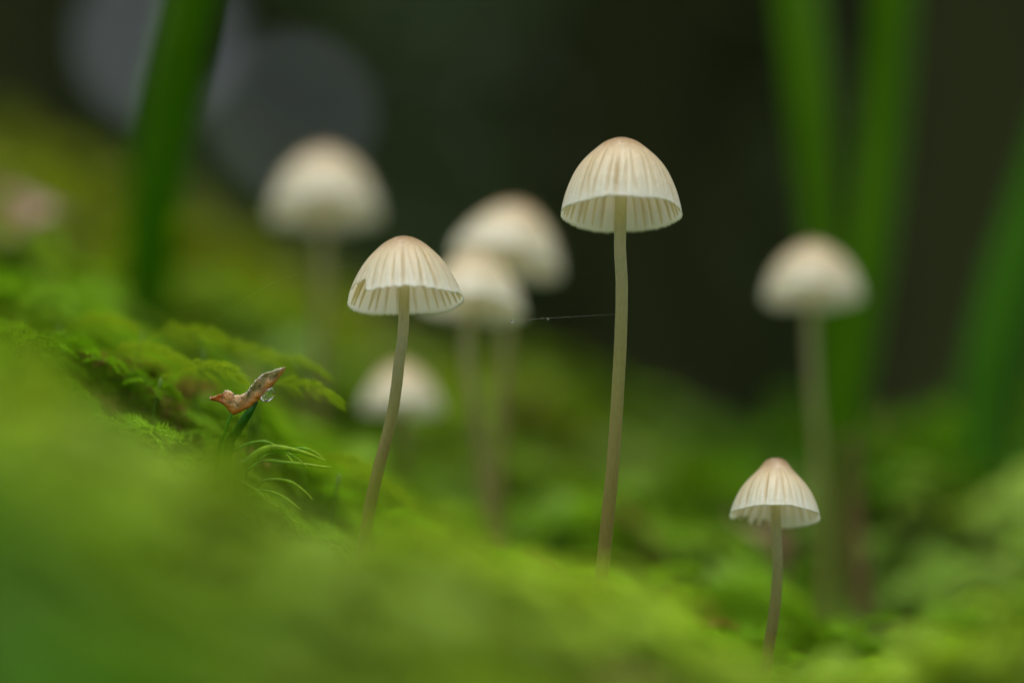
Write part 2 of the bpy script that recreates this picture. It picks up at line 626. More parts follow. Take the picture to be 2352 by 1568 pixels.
def make_tree(x, y, r, h, label):
    z0 = H1(x, y) - 20
    root = tag(empty('tree', (x, y, z0)), label, 'tree', 'trees behind the mossy bank')
    loc = np.array([x, y, z0])
    n = 9
    c = np.array([[x + rng.normal(0, r * .10) * (i > 1), y + rng.normal(0, r * .10) * (i > 1), z0 + h * i / (n - 1)] for i in range(n)])
    v, f, t = tube(c, [r * 1.35, r * 1.05] + [r * (1 - 0.75 * i / 8) for i in range(2, 9)], 18, 30)
    new_obj('trunk', v - loc, f, M_BARK, root)
    cc = []
    for k in range(9):
        zz = h * rng.uniform(.52, .97)
        a = rng.uniform(0, 2 * math.pi)
        L = rng.uniform(500, 950)
        p0 = np.array([x, y, z0 + zz])
        p2 = p0 + np.array([math.cos(a) * L, math.sin(a) * L, L * .35])
        v, f, t = tube([p0, (p0 + p2) / 2 + np.array([0, 0, -40]), p2], [r * .3, r * .2, r * .07], 8, 8)
        new_obj('limb', v - loc, f, M_BARK, root)
        q = p2 + rng.normal(0, 1, (130, 3)) * np.array([260, 260, 190])
        cc.append(q)
        cc.append((p0 + p2) / 2 + rng.normal(0, 1, (60, 3)) * np.array([200, 200, 150]))
    cc = np.concatenate(cc)
    cc = cc[cc[:, 2] > z0 + h * .46]
    tt = np.array([[.035, .06, .016]]) * rng.uniform(.6, 1.5, (len(cc), 1))
    V, T, K_ = leaf_cloud(cc - loc, rng.uniform(50, 90, len(cc)), tt)
    o = big_mesh('crown', V, T, M_FOREST, K_)
    o.parent = root
    return root


q = P(2290, 700, 2300); make_tree(q[0], q[1], 105, 4200, 'dark trunked tree behind the right hand grass blades')
q = P(1510, 700, 2900); make_tree(q[0], q[1], 95, 4600, 'dark trunked tree directly behind the tallest mushroom')
q = P(-60, 700, 2600); make_tree(q[0], q[1], 95, 4300, 'dark trunked tree behind the left hand mossy slope')

# ------------------------------------------------------------------ moss
def frond_template(detail, seed):
    """feather moss shoot of unit length along +x: arched axis, side branches, tiny leaves. verts, tris, shade(0..1)"""
    r = np.random.default_rng(seed)
    V, T, S = [], [], []
    curve = r.uniform(.5, .95)

    def ax(t):
        return np.array([t * (1 - .12 * t * curve), .06 * math.sin(2.2 * t + seed), .62 * curve * math.sin(math.pi * .62 * t) - .16 * t * t])

    def ribbon(p, w, sh):
        p = np.asarray(p); b = len(V)
        d = np.gradient(p, axis=0)
        side = np.cross(d, [0.25, 0.1, 1.0]); side /= np.linalg.norm(side, axis=1)[:, None] + 1e-9
        for i in range(len(p)):
            ww = w * (1 - .8 * i / (len(p) - 1))
            V.append(p[i] - side[i] * ww); V.append(p[i] + side[i] * ww)
            S.extend([sh[0] + (sh[1] - sh[0]) * i / (len(p) - 1)] * 2)
        for i in range(len(p) - 1):
            k = b + 2 * i
            T.append((k, k + 1, k + 3)); T.append((k, k + 3, k + 2))

    na = 7 if detail else 5
    ribbon([ax(t) for t in np.linspace(0, 1, na)], .020 if detail else .035, (0.25, .8))
    nb = 11 if detail else 7
    for i in range(nb):
        t = .18 + .78 * i / (nb - 1)
        p = ax(t)
        tg = ax(min(t + .03, 1)) - ax(t - .03); tg /= np.linalg.norm(tg)
        for sgn in (-1, 1):
            L = (.40 * (1 - t) + .13) * r.uniform(.8, 1.2)
            side = np.array([0, sgn, 0]) + .12 * r.normal(size=3)
            d = tg * r.uniform(.5, .85) + side
            d /= np.linalg.norm(d)
            e = p + d * L + np.array([0, 0, -.22 * L])
            mid = p + d * L * .5 + np.array([0, 0, .05 * L])
            sh0, sh1 = .25 + .5 * t, .55 + .45 * t
            if not detail:
                b = len(V)
                w = np.cross(d, [0, 0, 1.0]); w /= np.linalg.norm(w); w *= .075
                V.extend([p, mid - w, mid + w, e]); S.extend([sh0, .5 * (sh0 + sh1), .5 * (sh0 + sh1), sh1])
                T.extend([(b, b + 1, b + 2), (b + 2, b + 1, b + 3)])
            else:
                ribbon([p, mid, e], .014, (sh0, sh1))
                for j in range(6):
                    u = .2 + .78 * j / 5
                    c = (1 - u) ** 2 * p + 2 * u * (1 - u) * mid + u * u * e
                    for s2 in (-1, 1):
                        w = np.cross(d, [0, 0, 1.0]); w /= np.linalg.norm(w)
                        tip = c + (d * .75 + s2 * w * .6 + np.array([0, 0, r.uniform(-.1, .5)])) * (.105 * (1.1 - .5 * u)) * r.uniform(.7, 1.3)
                        b = len(V)
                        n_ = d * .016
                        V.extend([c - n_, c + n_ * 1.2, tip]); S.extend([sh0, sh0, min(1, sh1 + .15)])
                        T.append((b, b + 1, b + 2))
    return np.array(V), np.array(T), np.array(S)


def place_fronds(name, label, templates, xy, length, yaw, color, sink=1.0, pitch_sd=.35):
    VV, TT, CC = [], [], []
    z = height(xy[:, 0], xy[:, 1])
    e = 4.0
    sx = (height(xy[:, 0] + e, xy[:, 1]) - height(xy[:, 0] - e, xy[:, 1])) / (2 * e)
    sy = (height(xy[:, 0], xy[:, 1] + e) - height(xy[:, 0], xy[:, 1] - e)) / (2 * e)
    off = 0
    tid = rng.integers(0, len(templates), len(xy))
    for k, (tv, tt, ts) in enumerate(templates):
        sel = np.where(tid == k)[0]
        if not len(sel):
            continue
        m = len(sel)
        cy, s_y = np.cos(yaw[sel]), np.sin(yaw[sel])
        pit = rng.normal(.15, pitch_sd, m)
        cp, sp = np.cos(pit), np.sin(pit)
        v = tv[None] * length[sel][:, None, None]
        X = v[..., 0] * cp[:, None] - v[..., 2] * sp[:, None]
        Z = v[..., 0] * sp[:, None] + v[..., 2] * cp[:, None]
        Y = v[..., 1]
        wx = X * cy[:, None] - Y * s_y[:, None]
        wy = X * s_y[:, None] + Y * cy[:, None]
        wz = Z + wx * sx[sel][:, None] * .8 + wy * sy[sel][:, None] * .8
        w = np.stack([wx + xy[sel, 0][:, None], wy + xy[sel, 1][:, None], wz + (z[sel] - sink)[:, None]], 2)
        VV.append(w.reshape(-1, 3))
        TT.append((tt[None] + (off + np.arange(m) * len(tv))[:, None, None]).reshape(-1, 3))
        off += m * len(tv)
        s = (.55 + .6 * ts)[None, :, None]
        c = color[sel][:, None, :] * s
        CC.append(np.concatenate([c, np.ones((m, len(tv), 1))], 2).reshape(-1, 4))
    o = big_mesh(name, np.concatenate(VV), np.concatenate(TT), M_MOSS, np.concatenate(CC))
    return tag(o, label, 'moss', kind='stuff')


def patch(x, y, s, ph):
    return .5 + .5 * np.sin(x / s + ph + 1.7 * np.sin(y / (s * 1.3) + ph * 2)) * np.cos(y / (s * .9) - ph + np.sin(x / s * .7))


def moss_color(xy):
    x, y = xy[:, 0], xy[:, 1]
    a = patch(x, y, 13, .4)[:, None]
    b = patch(x, y, 29, 2.1)[:, None]
    a = a ** 1.3
    c = np.array([[.11, .24, .006]]) * (1 - a) + np.array([[.22, .35, .022]]) * a
    c = c * (1 - .35 * b) + .35 * b * np.array([[.09, .26, .010]])
    # older, yellower moss towards the back of the bank on the left
    k = np.clip((y - 285) / 80, 0, 1)[:, None] * np.clip((60 - x) / 90, 0, 1)[:, None]
    c = c * (1 - .8 * k) + .8 * k * np.array([[.24, .26, .008]])
    # deeper green on the right at the back
    k = np.clip((y - 262) / 30, 0, 1)[:, None] * np.clip((x - 5) / 30, 0, 1)[:, None] * np.clip(1.25 - patch(x, y, 11, 3.3), 0, 1)[:, None]
    c = c * (1 - .8 * k) + .8 * k * np.array([[.055, .17, .004]])
    k = np.clip((y - 138) / 15, 0, 1)[:, None] * np.clip((np.where(x < -8, 190, 222) - y) / 15, 0, 1)[:, None]
    c = c * (1 - .75 * k) + .75 * k * np.array([[.30, .44, .042]]) * (.58 + .45 * a)
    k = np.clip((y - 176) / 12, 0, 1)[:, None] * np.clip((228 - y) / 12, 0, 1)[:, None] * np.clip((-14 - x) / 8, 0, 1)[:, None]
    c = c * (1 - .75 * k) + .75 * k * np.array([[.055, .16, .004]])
    k = np.clip((152 - y) / 22, 0, 1)[:, None]  # shade low on the near face, put into the moss colour
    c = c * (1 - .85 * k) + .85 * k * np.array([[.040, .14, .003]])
    q_ = P(2250, 1180, 305)
    k = np.exp(-(np.hypot(x - q_[0], y - q_[1]) / 10) ** 2)[:, None]
    c = c * (1 - k) + k * np.array([[.32, .46, .06]])
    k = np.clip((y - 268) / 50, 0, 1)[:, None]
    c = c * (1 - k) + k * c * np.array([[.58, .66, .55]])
    c = c * 1.08
    c *= rng.uniform(.7, 1.3, (len(x), 1))
    br = rng.uniform(0, 1, len(x)) < .03
    c[br] = np.array([.17, .13, .035]) * rng.uniform(.6, 1.2, (br.sum(), 1))
    # a tuft of withered moss
    w = P(420, 860, 250)
    dd = np.hypot(x - w[0], y - w[1])
    br = (dd < 7) & (rng.uniform(0, 1, len(x)) < .5)
    c[br] = np.array([.22, .15, .045]) * rng.uniform(.6, 1.2, (br.sum(), 1))
    return c


def scatter(n, y0, y1):
    y = rng.uniform(y0, y1, n * 2)
    x = rng.uniform(-1, 1, n * 2) * (0.2 * 520 + 45)
    k = np.abs(x) < .2 * y + 45
    return np.stack([x, y], 1)[k][:n]


hi = [frond_template(True, s) for s in range(6)]
lo = [frond_template(False, s + 20) for s in range(6)]
fx = scatter(2600, 206, 274)
_s = P(560, 1000, 233)
fx = fx[~((np.abs(fx[:, 0] - _s[0]) < 6) & (np.abs(fx[:, 1] - _s[1] + 4) < 10))]
fl = rng.uniform(6, 11.5, len(fx))
for b_ in (P(834, 1260, 233), P(1383, 1320, 233), P(1758, 1540, 236)):      # cropped short round the stem bases
    fl *= 1 - .5 * (np.hypot(fx[:, 0] - b_[0], fx[:, 1] - b_[1] + 5) < 11)
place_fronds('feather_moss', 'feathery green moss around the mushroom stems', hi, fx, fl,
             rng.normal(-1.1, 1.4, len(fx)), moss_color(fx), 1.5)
fx = scatter(7600, 58, 206)
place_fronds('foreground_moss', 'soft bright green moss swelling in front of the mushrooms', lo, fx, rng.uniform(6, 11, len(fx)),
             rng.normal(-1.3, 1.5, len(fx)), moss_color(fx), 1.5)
fx = scatter(8200, 274, 540)
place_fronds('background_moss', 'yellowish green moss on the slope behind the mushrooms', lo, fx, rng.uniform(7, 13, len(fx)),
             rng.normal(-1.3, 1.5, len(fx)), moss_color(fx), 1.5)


# ------------------------------------------------------------------ mushrooms
PROF_BELL = [(0, 0), (.016, .09), (.058, .20), (.12, .315), (.23, .45), (.41, .635), (.615, .78), (.885, .90), (1.09, .96), (1.29, 1.0)]
PROF_WIDE = [(0, 0), (.012, .09), (.05, .20), (.10, .29), (.18, .40), (.36, .585), (.54, .725), (.725, .83), (.9, .91), (1.1, .985), (1.16, 1.0)]
PROF_CONE = [(0, 0), (.015, .12), (.05, .20), (.10, .262), (.23, .36), (.36, .48), (.55, .66), (.74, .795), (1.0, .92), (1.26, 1.0)]


def make_profile(prof, R, Hh, n):
    p = np.array(prof, float)
    p[:, 0] *= Hh / p[-1, 0]
    p[:, 1] *= R
    c = catmull(p, 240)
    L = np.concatenate([[0], np.cumsum(np.linalg.norm(np.diff(c, axis=0), axis=1))])
    L /= L[-1]
    s = np.linspace(0, 1, n)
    return np.interp(s, L, c[:, 1]), -np.interp(s, L, c[:, 0])       # r, z (apex at 0, downward)


def make_mushroom(label, centre, R, HR, prof, stem_pts, stem_r, tilt=0.0, lean=0.0, ngill=22, hi_res=True, margin=None, seed=1, wob=.012, skip=None):
    """centre: middle of the cap's rim (mm). tilt: roll in the plane of the slope face; lean: backwards. stem_pts from the cap down"""
    r_ = np.random.default_rng(seed)
    Hh = R * HR
    # stem to the ground
    sp = [np.asarray(p, float) for p in stem_pts]
    d = sp[-1] - sp[-2]
    d = d / np.linalg.norm(d)
    for _ in range(60):
        if sp[-1][2] < H1(sp[-1][0], sp[-1][1]) - 2.0:
            break
        sp.append(sp[-1] + d * 2.0) if _ % 4 == 3 else sp.__setitem__(-1, sp[-1] + d * 1.0)
    base = sp[-1]
    root = tag(empty('mushroom', base), label, 'mushroom', 'bonnet mushrooms on the mossy bank')
    rot = Matrix.Rotation(math.radians(tilt), 4, 'Y') @ Matrix.Rotation(math.radians(-lean), 4, 'X')
    axis_up = np.array(rot @ Vector((0, 0, 1)))
    apex = centre + axis_up * Hh
    attach = apex - axis_up * (0.10 * Hh)
    full = [attach, centre + axis_up * Hh * .35] + sp
    v, f, t = tube(np.array(full), np.interp(np.linspace(0, 1, 12), [0, .15, .6, 1], [stem_r * .85, stem_r * .92, stem_r, stem_r * 1.12]),
                   20 if hi_res else 12, 90 if hi_res else 40)
    v = v + (r_.normal(0, .006, v.shape) if hi_res else 0)
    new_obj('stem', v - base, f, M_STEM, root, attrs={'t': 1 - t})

    nt_, ns = (264, 56) if hi_res else (88, 26)
    pr, pz = make_profile(prof, R, Hh, 200)
    sgrid = np.linspace(0, 1, 200)
    th = np.linspace(0, 2 * math.pi, nt_, endpoint=False)
    gang = (np.arange(ngill) + r_.uniform(-.22, .22, ngill)) * 2 * math.pi / ngill
    depth = r_.uniform(.25, 1.0, ngill)
    wig = r_.normal(0, .035, ngill); wph = r_.uniform(0, 6.28, ngill); wdt = r_.uniform(.7, 1.25, ngill)
    start = r_.uniform(.24, .46, ngill)
    dth = np.angle(np.exp(1j * (th[:, None] - gang[None])))
    near = np.abs(dth).argmin(1)
    gd = np.abs(dth[np.arange(nt_), near])
    sig = 2 * math.pi / ngill * .17
    groove = np.exp(-(gd / sig) ** 2)
    # secondary short striae between
    mid = np.angle(np.exp(1j * (th[:, None] - (gang + math.pi / ngill)[None])))
    g2 = np.exp(-(np.abs(mid).min(1) / (sig * .7)) ** 2)
    vmax = np.ones(nt_)
    lowf = sum(r_.normal(0, wob / (k ** .6)) * np.cos(k * th + r_.uniform(0, 6.28)) for k in range(2, 9))
    vmax += lowf + r_.normal(0, .0035, nt_) - .004 * groove
    if margin:
        vmax = margin(th, vmax, r_)
    rshape = 1 + sum(r_.normal(0, .010 / k) * np.cos(k * th + r_.uniform(0, 6.28)) for k in range(2, 5))
    V, U, S = [], [], []
    thick = .17
    for side in (0, 1):
        for i in range(nt_):
            s = np.linspace(0.004, 1, ns) * vmax[i]
            rr = np.interp(np.minimum(s, 1), sgrid, pr) + np.maximum(s - 1, 0) * R * .35
            zz = np.interp(np.minimum(s, 1), sgrid, pz) - np.maximum(s - 1, 0) * Hh * 1.1
            su = np.clip((s - start[near[i]]) / .25, 0, 1)
            fall = 1 - .75 * np.clip((s - .86) / .14, 0, 1)
            g = np.exp(-((dth[i, near[i]] + wig[near[i]] * np.sin(5 * s + wph[near[i]])) / (sig * wdt[near[i]])) ** 2) * depth[near[i]] * su * fall
            gg = g2[i] * .45 * np.clip((s - .62) / .2, 0, 1) * fall
            rr = rr * (1 + (rshape[i] - 1) * np.clip(s * 1.4, 0, 1)) - (g * .15 + gg * .08) * (R / 5)
            if side:
                k = thick * (1 - .82 * (s / vmax[i]) ** 3)
                rr = np.maximum(rr - k, .0005); zz = zz - k * np.clip(1.1 - s * 1.2, 0, 1)
            V.append(np.stack([rr * math.cos(th[i]), rr * math.sin(th[i]), zz], 1))
            U.append(np.clip(s if not side else .35 + .65 * s, 0, 1)); S.append(np.clip(g + gg * .7, 0, 1))
    V = np.concatenate(V); U = np.concatenate(U); S = np.concatenate(S)
    F = []
    off = nt_ * ns
    for i in range(nt_):
        j = (i + 1) % nt_
        for k in range(ns - 1):
            a, b, c, d_ = i * ns + k, i * ns + k + 1, j * ns + k + 1, j * ns + k
            F.append((a, b, c, d_))
            F.append((off + a, off + d_, off + c, off + b))
        F.append((i * ns + ns - 1, off + i * ns + ns - 1, off + j * ns + ns - 1, j * ns + ns - 1))
    F.append(tuple(i * ns for i in range(nt_)))
    cap = new_obj('cap', V, F, M_CAP, root, attrs={'u': U, 'stria': S})
    cap.data.materials.append(M_INNER)
    cap.data.polygons.foreach_set('material_index', np.array([1 if min(q_) >= off else 0 for q_ in F], np.int32))
    cap.matrix_local = Matrix.Translation(Vector((apex - base) * MM)) @ rot

    # gills: thin plates under the cap from stem to margin
    ng = 26
    s = np.linspace(.16, .965, ng)
    ri = np.interp(s, sgrid, pr) - thick * .9 - .03
    zi = np.interp(s, sgrid, pz)
    dr, dz = np.gradient(ri), np.gradient(zi)
    L = np.hypot(dr, dz)
    nxn, nzn = dz / L, -dr / L
    h = R * .08 * np.sin(np.clip((s - .10) / .88, 0, 1) * math.pi) ** .7 * (1 - .35 * s)
    r2 = np.maximum(ri + nxn * h, stem_r * .8)
    z2 = zi + nzn * h
    w = .022
    gv_, gf_ = [], []
    for sg in (-1, 1):
        for k in range(ng):
            gv_.append((ri[k] + .06, sg * w * 1.6, zi[k] + .04)); gv_.append((r2[k], sg * w * .6, z2[k]))
    for sgi, o_ in ((0, 0), (1, 2 * ng)):
        for k in range(ng - 1):
            a = o_ + 2 * k
            q_ = (a, a + 1, a + 3, a + 2)
            gf_.append(q_ if sgi else q_[::-1])
    for k in range(ng - 1):
        a, b = 2 * k + 1, 2 * ng + 2 * k + 1
        gf_.append((a, a + 2, b + 2, b))
    if hi_res:
        me = None
        for g in range(ngill):
            if skip and skip[0] < math.degrees(gang[g]) % 360 < skip[1]:
                continue
            if me is None:
                o = new_obj('gill', gv_, gf_, M_GILL, cap)
                me = o.data
            else:
                o = bpy.data.objects.new('gill', me)
                COL.objects.link(o); o.parent = cap
            o.rotation_euler = (0, 0, gang[g])
    else:
        av, af = [], []
        for g in range(ngill):
            c_, s_ = math.cos(gang[g]), math.sin(gang[g])
            o0 = len(av)
            av += [(x * c_ - y * s_, x * s_ + y * c_, z) for x, y, z in gv_]
            af += [tuple(i + o0 for i in q_) for q_ in gf_]
        tag(new_obj('gills', av, af, M_GILL, cap), kind='stuff')
    return root


def angdist(th, a):
    return np.angle(np.exp(1j * (th - math.radians(a))))


def margin_torn(th, v, r):
    # a torn notch at the front left of the rim, and a finely crimped front edge
    a = np.degrees(angdist(th, 206))
    cut = 1 / (1 + np.exp(-(a + 24) / 6.0)) * 1 / (1 + np.exp((a - 22) / .9))
    v = v - .15 * cut * (1 + .06 * np.sin(th * 23) + .05 * np.sin(th * 61))
    fr = np.exp(-(angdist(th, 270) / 1.0) ** 2)
    v = v - .045 * fr + .010 * np.sin(th * 31 + 2 * np.sin(th * 7)) * fr
    return v


def margin_eaten(th, v, r):
    # gnawed, tooth-edged rim at the back left
    a = np.degrees(angdist(th, 118))
    cut = 1 / (1 + np.exp(-(a + 27) / .8)) * 1 / (1 + np.exp((a - 28) / 3.0))
    teeth = np.zeros_like(th)
    for c, w, h in ((106, 3.2, .85), (118, 4.6, .95), (131, 3.0, .45), (96, 2.4, .35), (143, 3.4, .4)):
        teeth = np.maximum(teeth, h * np.clip(1 - np.abs(np.degrees(angdist(th, c))) / w, 0, 1))
    return v - cut * .11 * (1 - teeth)


def S_(lst, d):
    return [P(x, y, d if len(q) == 0 else q[0]) for x, y, *q in lst]


make_mushroom('tallest cream bonnet mushroom, sharp pleated bell cap on a long slender stem',
              P(1427.5, 494, 233), 5.01, 1.335, PROF_BELL,
              S_([(1424, 560), (1428, 650), (1426, 760), (1419, 900), (1409, 1050), (1397, 1180), (1383, 1310)], 233), .53,
              tilt=0.3, lean=2, ngill=34, seed=3)
make_mushroom('cream bonnet mushroom with torn pleated rim and a kinked stem, spider thread at its cap',
              P(930.5, 696, 233), 4.83, 1.17, PROF_WIDE,
              S_([(926, 760), (917, 830), (909, 900), (900, 955), (884, 1020), (866, 1090), (849, 1170), (834, 1260)], 233), .48,
              tilt=-2.2, lean=-1, ngill=32, seed=5, margin=margin_torn, wob=.008, skip=(176, 242))
make_mushroom('smallest sharp bonnet mushroom, pale conical cap with a ragged notched rim',
              P(1780, 1187, 236.5), 3.80, 1.33, PROF_CONE,
              S_([(1784, 1240), (1786, 1300), (1782, 1370), (1775, 1430), (1765, 1490), (1758, 1540)], 236.5), .47,
              tilt=2.6, lean=5, ngill=26, seed=8, margin=margin_eaten)
make_mushroom('blurred cream mushroom with a broad domed cap in front of the mossy slope',
              P(745, 492, 298), 5.9, 1.24, PROF_BELL, S_([(742, 560), (740, 680), (736, 820), (730, 900)], 298), .64, tilt=-1, lean=2, ngill=20, hi_res=False, seed=12)
make_mushroom('blurred mushroom with a tilted tan cap, rearmost of the overlapping pair',
              P(1163, 602, 284), 5.7, 1.10, PROF_WIDE, S_([(1163, 700), (1160, 800), (1152, 900), (1145, 1050)], 284), .62, tilt=13, lean=1, ngill=20, hi_res=False, seed=13)
make_mushroom('blurred cream mushroom half hidden by the torn cap, front one of the overlapping pair',
              P(1084, 710, 274), 5.15, 1.12, PROF_WIDE, S_([(1072, 790), (1080, 880), (1094, 980), (1112, 1100)], 274), .57, tilt=5, lean=1, ngill=20, hi_res=False, seed=14)
make_mushroom('short blurred whitish mushroom crossed by the kinked stem',
              P(922, 938, 286), 4.2, 1.14, PROF_WIDE, S_([(925, 1000), (922, 1060), (920, 1120)], 286), .55, tilt=1, lean=-3, ngill=18, hi_res=False, seed=15)
make_mushroom('blurred rounded cream mushroom standing in front of the tall grass blades',
              P(1868, 684, 284), 4.95, 1.16, PROF_BELL, S_([(1862, 760), (1868, 880), (1878, 1000), (1888, 1150), (1895, 1300)], 284), .50, tilt=0, lean=-1, ngill=20, hi_res=False, seed=16)


# ------------------------------------------------------------------ grass blades
def make_blade(label, pts, widths, mat, twist=(0.2, .5), n=40):
    p = [np.asarray(q, float) for q in pts]
    d = p[-1] - p[-2]; d /= np.linalg.norm(d)
    for _ in range(80):
        if p[-1][2] < H1(p[-1][0], p[-1][1]) - 2:
            break
        p[-1] = p[-1] + d * 1.5
    base = p[-1]
    c = catmull(p, n)
    w = np.interp(np.linspace(0, 1, n), np.linspace(0, 1, len(widths)), widths)
    T = np.gradient(c, axis=0); T /= np.linalg.norm(T, axis=1)[:, None]
    V = []
    prof = [(-1, .16), (-.55, .02), (-.12, -.06), (0, -.10), (.12, -.06), (.55, .02), (1, .16)]
    th = .05
    m = len(prof)
    for sgn in (0, 1):
        for i in range(n):
            a = twist[0] + (twist[1] - twist[0]) * i / (n - 1)
            s = np.array([math.cos(a), math.sin(a), 0]); s -= T[i] * s.dot(T[i]); s /= np.linalg.norm(s)
            nn = np.cross(s, T[i])
            for u, dd in prof:
                V.append(c[i] + s * u * w[i] / 2 + nn * (dd * w[i] + sgn * th * (1 + 1.5 * (abs(u) < .2))))
    F = []
    off = n * m
    for i in range(n - 1):
        for k in range(m - 1):
            a = i * m + k
            F.append((a, a + 1, a + m + 1, a + m)); F.append((off + a, off + a + m, off + a + m + 1, off + a + 1))
        F.append((i * m, (i + 1) * m, off + (i + 1) * m, off + i * m))
        F.append((i * m + m - 1, off + i * m + m - 1, off + (i + 1) * m + m - 1, (i + 1) * m + m - 1))
    root = new_obj('grass_blade', np.array(V), F, mat, origin=base)
    return tag(root, label, 'grass', 'tall blurred grass blades')


make_blade('dark green slanting grass blade beside the broad domed mushroom',
           [P(520, -260, 292), P(440, -20, 297), P(400, 150, 300), P(372, 300, 304), P(350, 450, 308), P(338, 620, 314)], [3.5, 5.4, 5.6, 5.8, 5.8, 5.4], M_BLADE3, (-.25, -.2))
make_blade('green grass blade rising directly behind the rounded mushroom',
           [P(1810, -260, 318), P(1842, 0, 316), P(1866, 250, 314), P(1882, 450, 313), P(1895, 650, 312), P(1912, 900, 312), P(1925, 1200, 312)], [4.2, 5.6, 5.2, 4.4, 3.6, 3.2, 2.4], M_BLADE, (.3, -.4))
make_blade('green grass blade leaning right, crossing behind the rounded mushroom',
           [P(2100, -260, 308), P(2066, 0, 307), P(2040, 300, 307), P(2004, 600, 306), P(1972, 800, 306), P(1945, 1000, 306), P(1930, 1300, 306)], [4.2, 5.8, 5.6, 5.2, 4.8, 4.2, 3.0], M_BLADE, (.5, 0.1))
make_blade('broad blue green grass blade arching up beside the dark tree',
           [P(2440, 180, 326), P(2400, 420, 324), P(2355, 650, 322), P(2308, 850, 320), P(2280, 1050, 318), P(2270, 1200, 316)], [2.5, 6.0, 9.0, 9.0, 7.0, 3.0], M_BLADE2, (.2, .5))

# dry stalk
st = [P(1950, 1000, 300), P(1955, 1150, 299), P(1965, 1300, 297), P(1978, 1440, 295)]
while st[-1][2] > H1(st[-1][0], st[-1][1]) - 2:
    st[-1] = st[-1] + np.array([0.1, 0, -1.0])
v, f, t = tube(np.array(st), [.5, .8, 1.0, 1.1], 10, 24)
tag(new_obj('dry_stalk', v, f, M_STALK, origin=st[-1]), 'brown dry stalk standing behind the smallest mushroom', 'stalk')


# ------------------------------------------------------------------ dead leaves
def dead_leaf(label, pos, L, W, rotm, mat):
    n, m = 16, 9
    V, F = [], []
    for sgn in (0, 1):
        for i in range(n):
            t = i / (n - 1)
            w = W * (math.sin(math.pi * min(1, t * .97 + .02)) ** .75)
            for j in range(m):
                u = -1 + 2 * j / (m - 1)
                z = L * (.16 * math.sin(math.pi * t) - .25 * t * t) + abs(u) ** 1.5 * w * .55 + .03 * L * math.sin(9 * t + 3 * u)
                V.append((t * L - L / 2, u * w / 2, z + sgn * .12))
    off = n * m
    for i in range(n - 1):
        for j in range(m - 1):
            a = i * m + j
            F.append((a, a + m, a + m + 1, a + 1)); F.append((off + a, off + a + 1, off + a + m + 1, off + a + m))
    root = empty('dead_leaf', pos)
    root.rotation_euler = rotm
    tag(root, label, 'leaf')
    new_obj('blade', V, F, mat, root)
    v, f, t = tube([(-L * .85, 0, -.1 * L), (-L / 2, 0, .02), (0, 0, .14 * L), (L * .45, 0, -.2 * L)], [.22, .25, .18, .06], 8, 18)
    new_obj('midrib', v, f, mat, root)
    return root


q = P(40, 540, 312); dead_leaf('withered tan leaf lying on the mossy slope', q, 13, 7.5, (1.0, -.9, .4), M_LEAF)
q = P(1762, 1275, 284); dead_leaf('small brown leaf in the moss behind the smallest mushroom', q, 6.5, 4.0, (1.1, .9, .2), M_LEAF2)

# ------------------------------------------------------------------ sprig with the dry bud scale
def Z4(X, Y, d):           # detail view coordinates -> place
    return P((700 + X / 2.0907) / 1.7415, (1350 + Y / 2.0907) / 1.7415, d)


GREEN = np.array([.06, .22, .008]); LIGHT = np.array([.46, .66, .05]); DARK = np.array([.02, .13, .012])


def filament(name, pts, radii, parent, c0, c1, squash=.6, seg=8, n=26):
    p = np.array(pts)
    v, f, t = tube(p, radii, seg, n, squash)
    col = np.concatenate([c0[None] * (1 - t[:, None]) + c1[None] * t[:, None], np.ones((len(v), 1))], 1)
    org = np.array(parent.location) / MM
    return new_obj(name, v - org, f, M_SHOOT, parent, colors=col)


def to_ground(p):
    p = np.array(p, float)
    g = H1(p[0], p[1])
    return np.array([p[0], p[1], min(p[2], g - 1)])


D = 233
b0 = to_ground(Z4(400, 1080, D + 1))
sprig = tag(empty('leaf_sprig', b0), 'dark green upright leaf pair holding up the brown bud scale', 'sprig')
filament('leaf', [b0, Z4(440, 960, D + .5), Z4(520, 780, D), Z4(610, 640, D - .1), Z4(690, 530, D + .3)], [.50, .42, .38, .34, .10], sprig, GREEN, DARK, .45)
b1 = b0 + np.array([-1, .5, 0])
filament('leaf', [b1, Z4(380, 930, D), Z4(418, 800, D - .2), Z4(440, 710, D - .2), Z4(474, 640, D)], [.30, .26, .17, .13, .08], sprig, GREEN, GREEN * 1.2, .6)

